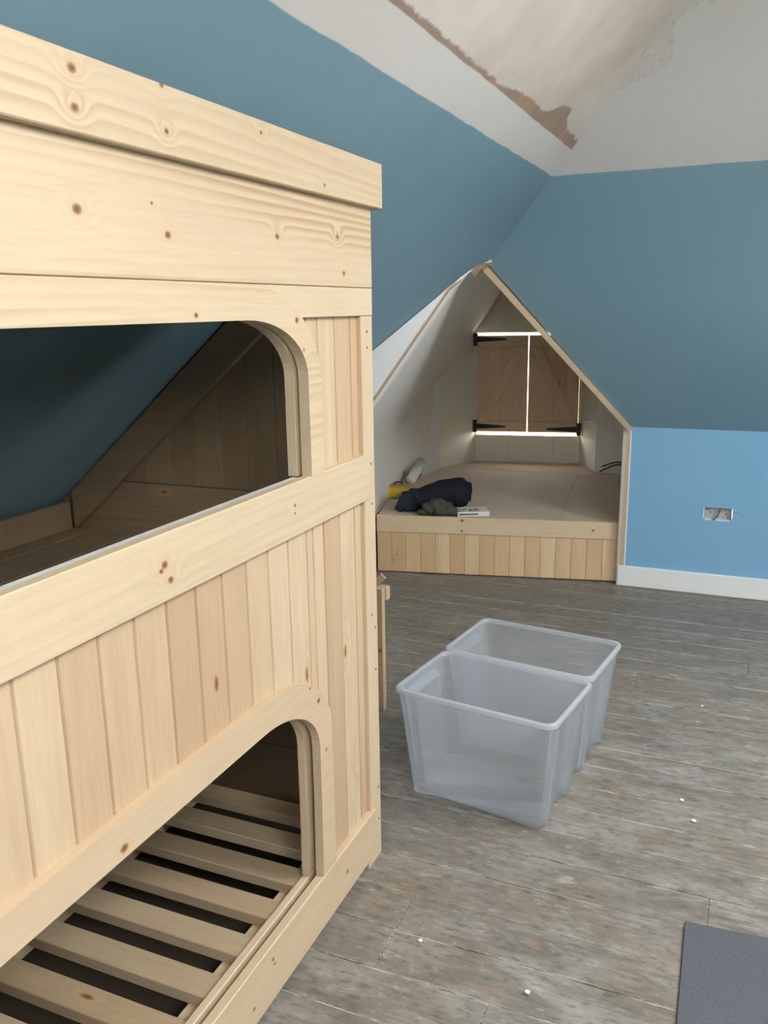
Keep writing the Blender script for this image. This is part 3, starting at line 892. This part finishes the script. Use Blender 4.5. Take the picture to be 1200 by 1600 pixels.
# ------------------------------------------------------------------ shutters
P_sh = pine('pine_shutter_board', 'z', depth='y', auto=0.6, pinkness=0.8, linew=0.5, pale=(0.74, 0.55, 0.36), pink=(0.64, 0.43, 0.27), line=(0.50, 0.31, 0.17))
P_shx = pine('pine_shutter_ledge', 'x', depth='y', auto=0.2, pinkness=0.8, linew=0.5, pale=(0.74, 0.55, 0.36), pink=(0.64, 0.43, 0.27), line=(0.50, 0.31, 0.17))
M_iron = plain('black_iron', (0.012, 0.012, 0.013), 0.5, 0.4)
def shutter(label, u_h, u_m, ledge, hinge_z, gapw):
    """u_h hinge side, u_m meeting side (dormer u); local x from hinge to meeting edge"""
    w_ = abs(u_h - u_m)
    org = D(u_h, 0.0, 0.552)
    ang = math.atan2(-DL.y, -DL.x) if u_h > u_m else math.atan2(DL.y, DL.x)
    s = thing('shutter', label, 'shutter', org, ang, 'pine shutters in the dormer')
    sg = -1 if u_h > u_m else 1                       # towards the room in local y
    H = 0.700
    n = 4
    for i in range(n):
        bw_ = w_ / n
        bm = bm_box(0, bw_, -0.009, 0.009, 0.0, H, 0.0018)
        link('shutter_board', mesh('shutter_board', bm), P_sh, s, Vector((i * bw_, 0, 0)))
    fr_ = 0.009 * sg
    bk = 0.009 * sg + 0.014 * sg
    y0_, y1_ = min(fr_, bk), max(fr_, bk)
    box('ledge', 0.004, w_ - 0.006, y0_, y1_, 0.0, 0.075, P_shx, s, 0.002, loc=(0, 0, 0))
    box('ledge', 0.004, w_ - 0.006, y0_, y1_, H - 0.078, H - 0.003, P_shx, s, 0.002, loc=(0, 0, 0))
    bw2 = 0.075
    prism('brace', [(0.012, fr_, 0.0765), (0.012 + bw2, fr_, 0.0765), (w_ - 0.01, fr_, H - 0.0795), (w_ - 0.01 - bw2, fr_, H - 0.0795)], (0, 0.020 * sg, 0), P_sh, s, 0.0015, loc=(0, 0, 0))
    for hz_ in hinge_z:
        z_ = hz_ - 0.552
        h = prism('hinge', [(0.005, bk, z_ - 0.020), (0.22, bk, z_ - 0.006), (0.22, bk, z_ + 0.006), (0.005, bk, z_ + 0.020)], (0, 0.004 * sg, 0), M_iron, s, 0.0, loc=(0, 0, 0))
        pz = prism('hinge_plate', [(-0.022, bk - 0.012 * sg, z_ - 0.045), (0.008, bk - 0.012 * sg, z_ - 0.045), (0.008, bk - 0.012 * sg, z_ + 0.045), (-0.022, bk - 0.012 * sg, z_ + 0.045)], (0, 0.018 * sg, 0), M_iron, h, 0.001, loc=(0, 0, 0))
    return s
shutter('pine ledged shutter with two black strap hinges beside the cream reveal', 0.3812, 0.0068, True, (1.225, 0.592), 0)
shutter('pine shutter with diagonal brace, partly hidden by the blue slope', -0.3612, 0.0012, True, (1.225, 0.578), 0)

# ------------------------------------------------------------------ socket back box and loose cables
M_galv = plain('galvanised_steel', (0.48, 0.48, 0.46), 0.5, 0.5, 0.3, 0.1, 50)
M_cable = plain('grey_cable', (0.16, 0.16, 0.16), 0.5, 0.4)
sb = thing('socket_box', 'open metal socket back box sunk in the light blue wall', 'socket box', ((SX0 + SX1) / 2, YK + 0.03, SZ0))
g = 0.001
box('back_plate', SX0 + g, SX1 - g, YK + 0.026, YK + 0.028, SZ0 + g, SZ1 - g, M_galv, sb)
box('side_plate', SX0 + 0.004, SX0 + 0.0055, YK - 0.001, YK + 0.026, SZ0 + g, SZ1 - 0.005, M_galv, sb)
box('side_plate', SX1 - 0.0035, SX1 - 0.002, YK + 0.001, YK + 0.026, SZ0 + g, SZ1 - 0.005, M_galv, sb)
box('bottom_plate', SX0 + 0.007, SX1 - 0.005, YK - 0.001, YK + 0.026, SZ0 + g, SZ0 + 0.004, M_gloss, sb)
tube('wire', [(-0.095, YK + 0.01, SZ1 - 0.003), (-0.096, YK + 0.006, SZ1 - 0.02), (-0.104, YK + 0.003, SZ1 - 0.04), (-0.118, YK - 0.002, SZ0 + 0.012), (-0.122, YK - 0.004, SZ0 + 0.006)], 0.0055, M_cable, sb, 8)
for xx, zz in ((-0.152, 0.440), (-0.142, 0.425), (-0.066, 0.420), (-0.058, 0.404)):
    tube('knockout', [(xx, YK + 0.0262, zz), (xx, YK + 0.0252, zz)], 0.004, M_hole, sb, 8, False)
# cable ends sticking out of the dormer cheek
for i, (z0, z1, ln, lab) in enumerate(((0.408, 0.392, 0.15, 'upper black cable end sticking out of the dormer cheek'),
                                      (0.395, 0.362, 0.16, 'lower black cable end sticking out of the dormer cheek'))):
    o_ = D(-0.665, 0.40, z0)
    e_ = D(-0.665 + ln * 0.9, 0.48 + 0.02 * i, z1)
    mid = o_.lerp(e_, 0.5) + Vector((0, -0.01, 0.012))
    tag(tube('cable', [o_ + DL * -0.03, o_.lerp(mid, 0.5) + Vector((0, -0.005, 0.006)), mid, e_], 0.0045, M_iron, None, 8), lab, 'cable', 'loose cables in the dormer')

# ------------------------------------------------------------------ clear plastic boxes
def plastic(name, lo_, hi_):
    k = N(name)
    c = k.coord()
    f = k.noise(c, 14, 4)
    dif = k.n('BsdfDiffuse')
    k.put(dif.inputs['Color'], (0.97, 0.975, 0.985))
    tr = k.n('BsdfTranslucent')
    k.put(tr.inputs['Color'], (0.97, 0.975, 0.985))
    tp = k.n('BsdfTransparent')
    k.put(tp.inputs['Color'], (0.97, 0.975, 0.985))
    gl = k.n('BsdfGlossy')
    k.put(gl.inputs['Roughness'], 0.22)
    k.put(gl.inputs['Color'], (0.95, 0.97, 1.0))
    m1 = k.n('MixShader'); k.put(m1.inputs[0], 0.6)
    k.t.links.new(dif.outputs[0], m1.inputs[1]); k.t.links.new(tr.outputs[0], m1.inputs[2])
    m2 = k.n('MixShader'); k.put(m2.inputs[0], lo_)
    k.t.links.new(tp.outputs[0], m2.inputs[1]); k.t.links.new(m1.outputs[0], m2.inputs[2])
    fr_ = k.n('Fresnel'); k.put(fr_.inputs[0], 1.4)
    m3 = k.n('MixShader'); k.t.links.new(k.math('MULTIPLY', fr_.outputs[0], 0.75), m3.inputs[0])
    k.t.links.new(m2.outputs[0], m3.inputs[1]); k.t.links.new(gl.outputs[0], m3.inputs[2])
    k.t.links.new(m3.outputs[0], k.out.inputs[0])
    return k.m
M_pl = plastic('frosted_clear_plastic', 0.22, 0.22)
M_rim = plastic('thick_frosted_plastic', 0.55, 0.65)
BWX, BWY, BH = 0.508, 0.338, 0.350
def outline(hx, hy, r, rec, recw, n=6):
    """rounded rectangle with a shallow recess in the middle of each side"""
    pts = []
    def side(ax, sgn):
        half = hx if ax == 'x' else hy
        L = half - r
        w2 = recw * half
        ss = [-L, -w2 - 0.012, -w2, 0, w2, w2 + 0.012, L]
        for i, s_ in enumerate(ss):
            d_ = rec if (abs(s_) <= w2 + 1e-6 and ax == 'y') else 0.0
            if ax == 'x':       # side at y = sgn * hy running in x
                pts.append((-sgn * s_, sgn * (hy - d_)))
            else:
                pts.append((sgn * (hx - d_), sgn * s_))
    def corner(cx, cy, a0_):
        for i in range(1, n):
            a_ = math.radians(a0_ + 90 * i / n)
            pts.append((cx + r * math.cos(a_), cy + r * math.sin(a_)))
    side('y', 1); corner(hx - r, hy - r, 0)
    side('x', 1); corner(-(hx - r), hy - r, 90)
    side('y', -1); corner(-(hx - r), -(hy - r), 180)
    side('x', -1); corner(hx - r, -(hy - r), 270)
    return pts
def box_body():
    bm = bmesh.new()
    rings = []
    def ring(z, f, inset, rec):
        tx, ty = 0.213 + (0.2475 - 0.213) * f - inset, 0.133 + (0.1625 - 0.133) * f - inset
        o = outline(tx, ty, 0.028, rec, 0.52)
        lift = []
        for (x_, y_) in o:
            zz = z
            if z < 0.004 and abs(x_) < 0.125 and abs(y_) > ty - rec - 0.01:
                zz = z + 0.010                      # raised foot between the corners
            if z < 0.004 and abs(y_) < 0.06 and abs(x_) > tx - rec - 0.01:
                zz = z + 0.012
            lift.append(bm.verts.new((x_, y_, zz)))
        rings.append(lift)
    for z, f in ((0.0, 0.0), (0.02, 0.06), (0.12, 0.34), (0.25, 0.70), (0.30, 0.86)):
        ring(z, f, 0.0, 0.017)
    ring(0.318, 0.91, 0.0, 0.0)
    ring(BH - 0.006, 1.0, 0.0, 0.0)
    ring(BH - 0.006, 1.0, 0.0028, 0.0)
    ring(0.318, 0.91, 0.0028, 0.0)
    for z, f in ((0.30, 0.86), (0.12, 0.34), (0.012, 0.02)):
        ring(z, f, 0.0028, 0.017)
    n = len(rings[0])
    for a_, b_ in zip(rings[:-1], rings[1:]):
        for j in range(n):
            bm.faces.new((a_[j], a_[(j + 1) % n], b_[(j + 1) % n], b_[j]))
    bm.faces.new(rings[0][::-1])
    bm.faces.new(rings[-1])
    return mesh('body', bm)
def box_rim():
    bm = bmesh.new()
    prof = [(0.0, BH - 0.016), (0.0065, BH - 0.014), (0.0065, BH - 0.003), (0.003, BH), (-0.003, BH), (-0.003, BH - 0.008), (0.0, BH - 0.008)]
    rings = []
    for d_, z_ in prof:
        rings.append([bm.verts.new((x_, y_, z_)) for x_, y_ in outline(0.2475 + d_, 0.1625 + d_, 0.03, 0.0, 0.5)])
    n = len(rings[0])
    for i in range(len(rings)):
        a_, b_ = rings[i], rings[(i + 1) % len(rings)]
        for j in range(n):
            bm.faces.new((a_[j], a_[(j + 1) % n], b_[(j + 1) % n], b_[j]))
    return mesh('rim', bm)
bb, br_ = box_body(), box_rim()
for lab, loc, rz in (('clear frosted plastic storage box, the one nearer the bunk bed foot', (-0.641, 2.294, 0.002), -8.3),
                     ('clear frosted plastic storage box behind the other, nearer the platform', (-0.602, 2.636, 0.002), -7.6)):
    t_ = thing('storage_box', lab, 'storage box', loc, math.radians(rz), 'plastic storage boxes on the floor')
    link('body', bb, M_pl, t_, Vector((0, 0, 0)))
    link('rim', br_, M_rim, t_, Vector((0, 0, 0)))

# ------------------------------------------------------------------ carpet offcut
def carpet_mat():
    k = N('blue_grey_carpet')
    c = k.coord()
    f = k.noise(c, 260, 3, 0.7)
    g_ = k.noise(c, 3, 3)
    col = k.mix(k.ramp(f, 0.3, 0.7), (0.072, 0.074, 0.088), (0.130, 0.134, 0.155))
    col = k.mix(k.math('MULTIPLY', g_, 0.35), col, (0.17, 0.17, 0.175))
    k.pbr(col, 0.95, 0.05, k.bump(f, 0.7, 0.003))
    return k.m
M_carpet = carpet_mat()
cp = [(-0.047, 1.897), (0.136, 1.912), (0.52, 1.93), (0.86, 1.94), (0.87, 1.2), (0.86, 0.72), (0.4, 0.715), (-0.03, 0.71), (-0.041, 1.25), (-0.040, 1.55), (-0.044, 1.75)]
crp = prism('carpet_offcut', [(x_, y_, 0.0018) for x_, y_ in cp], (0, 0, 0.006), M_carpet, None, 0.0015)
tag(crp, 'dark blue-grey carpet offcut lying on the floorboards', 'carpet')

# ------------------------------------------------------------------ things on the platform
M_yel = plain('yellow_card', (0.72, 0.47, 0.02), 0.5, 0.3)
M_card = plain('brown_card', (0.42, 0.30, 0.16), 0.7, 0.2)
M_tape = plain('grey_tape', (0.30, 0.32, 0.32), 0.45, 0.4)
M_navy = plain('dark_navy_cloth', (0.012, 0.013, 0.020), 0.75, 0.25, 0, 0.3, 20)
M_navy2 = plain('navy_denim', (0.030, 0.034, 0.052), 0.85, 0.15, 0, 0.3, 25)
M_khaki = plain('khaki_cloth', (0.085, 0.090, 0.070), 0.9, 0.1, 0, 0.3, 25)
M_paper = plain('white_paper', (0.74, 0.73, 0.71), 0.6, 0.3, 0, 0.02)
M_ink = plain('black_ink', (0.02, 0.02, 0.022), 0.5, 0.3)
M_pipe = plain('off_white_plastic', (0.66, 0.63, 0.57), 0.4, 0.4)
Z1 = ZP + 0.001
yb = thing('carton', 'small yellow carton with brown lid on the platform', 'carton', (-1.95, 4.75, Z1), math.radians(4))
box('body', -0.075, 0.075, -0.055, 0.055, 0.0, 0.062, M_yel, yb, 0.002, loc=(0, 0, 0))
box('lid', -0.073, 0.077, -0.045, 0.057, 0.0622, 0.072, M_card, yb, 0.002, loc=(0, 0, 0))
tube('handle', [(-0.03, 0.0, 0.0725), (-0.022, 0.0, 0.086), (0.0, 0.0, 0.091), (0.022, 0.0, 0.086), (0.03, 0.0, 0.0725)], 0.004, M_iron, yb, 8, loc=(0, 0, 0))
# tape roll lying flat
tp = thing('tape_roll', 'grey roll of tape lying beside the yellow carton', 'tape', (-1.868, 4.642, Z1))
def ringmesh(r0, r1, z0, z1, n=28):
    bm = bmesh.new()
    rs_ = []
    for r_, z_ in ((r1, z0), (r1, z1), (r0, z1), (r0, z0)):
        rs_.append([bm.verts.new((r_ * math.cos(2 * math.pi * i / n), r_ * math.sin(2 * math.pi * i / n), z_)) for i in range(n)])
    for i in range(4):
        a_, b_ = rs_[i], rs_[(i + 1) % 4]
        for j in range(n):
            bm.faces.new((a_[j], a_[(j + 1) % n], b_[(j + 1) % n], b_[j]))
    return mesh('roll', bm)
link('roll', ringmesh(0.026, 0.042, 0, 0.045), M_tape, tp, Vector((0, 0, 0)))
link('core', ringmesh(0.0235, 0.0255, 0.001, 0.044), M_card, tp, Vector((0, 0, 0)))

def lumpy(name, pts, rads, mat, seg=20, amp=0.12, freq=18, squash=1.0, seed=0, parent=None, loc=None, fold=0.0):
    """closed cloth-like body swept along points, with folds, resting on z = 0 of its own space"""
    bm = bmesh.new()
    rows = []
    P = [Vector(p) for p in pts]
    # resample
    K = 44
    for i in range(K + 1):
        q = i / K * (len(P) - 1)
        j = min(int(q), len(P) - 2)
        f_ = q - j
        f2 = f_ * f_ * (3 - 2 * f_)
        p = P[j].lerp(P[j + 1], f_)
        r_ = rads[j] + (rads[j + 1] - rads[j]) * f2
        d_ = (P[j + 1] - P[j]).normalized()
        s_ = d_.cross(Vector((0, 0, 1))).normalized()
        u_ = s_.cross(d_).normalized()
        row = []
        for a_ in range(seg):
            th = 2 * math.pi * a_ / seg
            dirv = s_ * math.cos(th) + u_ * math.sin(th) * squash
            q3 = p + dirv * r_
            nn = noise.noise(q3 * freq + Vector((seed, 0, 0))) + 0.5 * noise.noise(q3 * freq * 2.3 + Vector((0, seed, 0)))
            fo = fold * math.sin(i * 0.9 + 2.0 * math.sin(th) + seed)
            v_ = p + dirv * r_ * (1 + amp * nn + fo)
            v_.z = max(v_.z, 0.0)
            row.append(bm.verts.new(v_))
        rows.append(row)
    for a_, b_ in zip(rows[:-1], rows[1:]):
        for j in range(seg):
            bm.faces.new((a_[j], a_[(j + 1) % seg], b_[(j + 1) % seg], b_[j]))
    bm.faces.new(rows[0][::-1])
    bm.faces.new(rows[-1])
    return link(name, mesh(name, bm, True), mat, parent, loc)
bag = thing('duffel_bag', 'dark navy rolled bag slumped on the platform edge', 'bag', (-1.640, 4.468, Z1))
lumpy('body', [(-0.10, -0.055, 0.055), (-0.06, -0.04, 0.065), (0.0, 0.01, 0.075), (0.08, 0.06, 0.088), (0.15, 0.095, 0.09), (0.185, 0.115, 0.085), (0.200, 0.124, 0.080), (0.206, 0.127, 0.08)],
      [0.045, 0.062, 0.074, 0.085, 0.086, 0.070, 0.040, 0.006], M_navy, 24, 0.07, 10, 1.0, 3, bag, Vector((0, 0, 0)))
lumpy('gathered_end', [(-0.170, -0.115, 0.018), (-0.150, -0.105, 0.026), (-0.125, -0.09, 0.045), (-0.10, -0.06, 0.058), (-0.06, -0.03, 0.066), (-0.04, -0.02, 0.062)],
      [0.006, 0.028, 0.046, 0.062, 0.064, 0.03], M_navy2, 24, 0.24, 26, 1.0, 9, bag, Vector((0, 0, 0)), 0.05)
gar = thing('garment', 'crumpled khaki green garment in front of the navy bag', 'garment', (-1.535, 4.372, Z1))
lumpy('body', [(-0.10, -0.035, 0.02), (-0.08, -0.03, 0.035), (-0.03, -0.01, 0.045), (0.03, 0.0, 0.036), (0.075, 0.005, 0.022), (0.105, 0.005, 0.012)],
      [0.008, 0.036, 0.052, 0.042, 0.026, 0.006], M_khaki, 24, 0.22, 24, 1.0, 5, gar, Vector((0, 0, 0)), 0.06)
lumpy('sleeve', [(-0.135, -0.045, 0.012), (-0.11, -0.04, 0.016), (-0.08, -0.035, 0.02), (-0.06, -0.03, 0.02)], [0.006, 0.018, 0.024, 0.012], M_khaki, 16, 0.2, 30, 1.0, 8, gar, Vector((0, 0, 0)))
bk = thing('book', 'white paperback book with black print on the platform edge', 'book', (-1.385, 4.455, Z1), math.radians(26))
box('cover', -0.088, 0.088, -0.062, 0.062, 0.0, 0.0255, M_paper, bk, 0.001, loc=(0, 0, 0))
rk = random.Random(5)
xx = -0.075
while xx < 0.035:
    w_ = rk.uniform(0.005, 0.016)
    for row in range(4):
        if rk.random() < 0.75:
            yy = -0.045 + row * 0.018
            box('cover_print', xx, xx + w_, yy, yy + rk.uniform(0.006, 0.014), 0.0256, 0.0260, M_ink, bk, loc=(0, 0, 0))
    xx += w_ + rk.uniform(0.003, 0.007)
xx = -0.080
while xx < 0.025:
    w_ = rk.uniform(0.004, 0.009)
    box('spine_print', xx, xx + w_, -0.0626, -0.0621, 0.008, 0.017, M_ink, bk, loc=(0, 0, 0))
    xx += w_ + 0.002
# white tube and grey strip leaning in the corner
pb = D(0.69, 0.98, ZP + 0.012)
tag(tube('plastic_pipe', [D(0.655, 1.10, ZP + 0.064), D(0.665, 0.85, ZP + 0.080), D(0.675, 0.66, ZP + 0.100)], 0.032, M_pipe, None, 16), 'off-white pipe offcut lying against the dormer wall', 'pipe')
tag(tube('batten_strip', [D(0.690, 1.26, ZP + 0.012), D(0.715, 0.90, ZP + 0.09)], 0.009, M_tape, None, 6, False), 'thin grey strip leaning on the dormer wall behind the carton', 'strip')

# ------------------------------------------------------------------ timber behind the bunk, chips on the floor
M_off = pine('pine_offcut', 'z', [(-1.169, 0.24, 0.012)], plane='xz', auto=0.2, pinkness=0.6, pale=(0.62, 0.46, 0.27), pink=(0.50, 0.33, 0.18))
ob = thing('timber_board', 'short timber board standing on end behind the bunk', 'timber', (-1.25, 2.68, 0))
box('board', -1.37, -1.158, 2.655, 2.680, 0.001, 0.475, M_off, ob, 0.002)
box('foot_block', -1.34, -1.20, 2.681, 2.78, 0.001, 0.05, M_off, ob, 0.002)
box('top_block', -1.185, -1.150, 2.681, 2.71, 0.425, 0.475, M_edge, ob, 0.002)
bt = prism('batten', [(-1.29, 2.648, 0.400), (-1.270, 2.648, 0.385), (-1.140, 2.648, 0.520), (-1.158, 2.648, 0.537)], (0, 0.0065, 0), P_stile, None, 0.001)
tag(bt, 'thin pale batten propped against the timber board behind the bunk', 'batten')
M_chip = plain('plaster_chip', (0.78, 0.76, 0.72), 0.8, 0.1)
chips = [(-0.615, 1.603, 0.008, 0.3, 'white plaster chip near the foot of the bunk'), (-0.095, 2.443, 0.010, 1.0, 'white plaster chip between the plastic boxes and the blue wall'),
         (-0.055, 2.345, 0.012, 0.8, 'thin white splinter on the boards beside the plastic boxes'), (-0.075, 3.12, 0.008, 0.2, 'white plaster chip nearest the light blue wall'),
         (-0.345, 1.545, 0.010, 0.5, 'white plaster chip near the carpet offcut')]
for cx, cy, r_, an, lab in chips:
    pts_ = [(cx + r_ * math.cos(an + q) * (1.0 if i % 2 else 0.6), cy + r_ * math.sin(an + q) * (0.5 if i % 2 else 0.8), 0.0016) for i, q in enumerate((0, 1.2, 2.4, 3.7, 5.0))]
    tag(prism('plaster_chip', pts_, (0, 0, 0.003), M_chip), lab, 'chip', 'plaster chips on the floorboards')
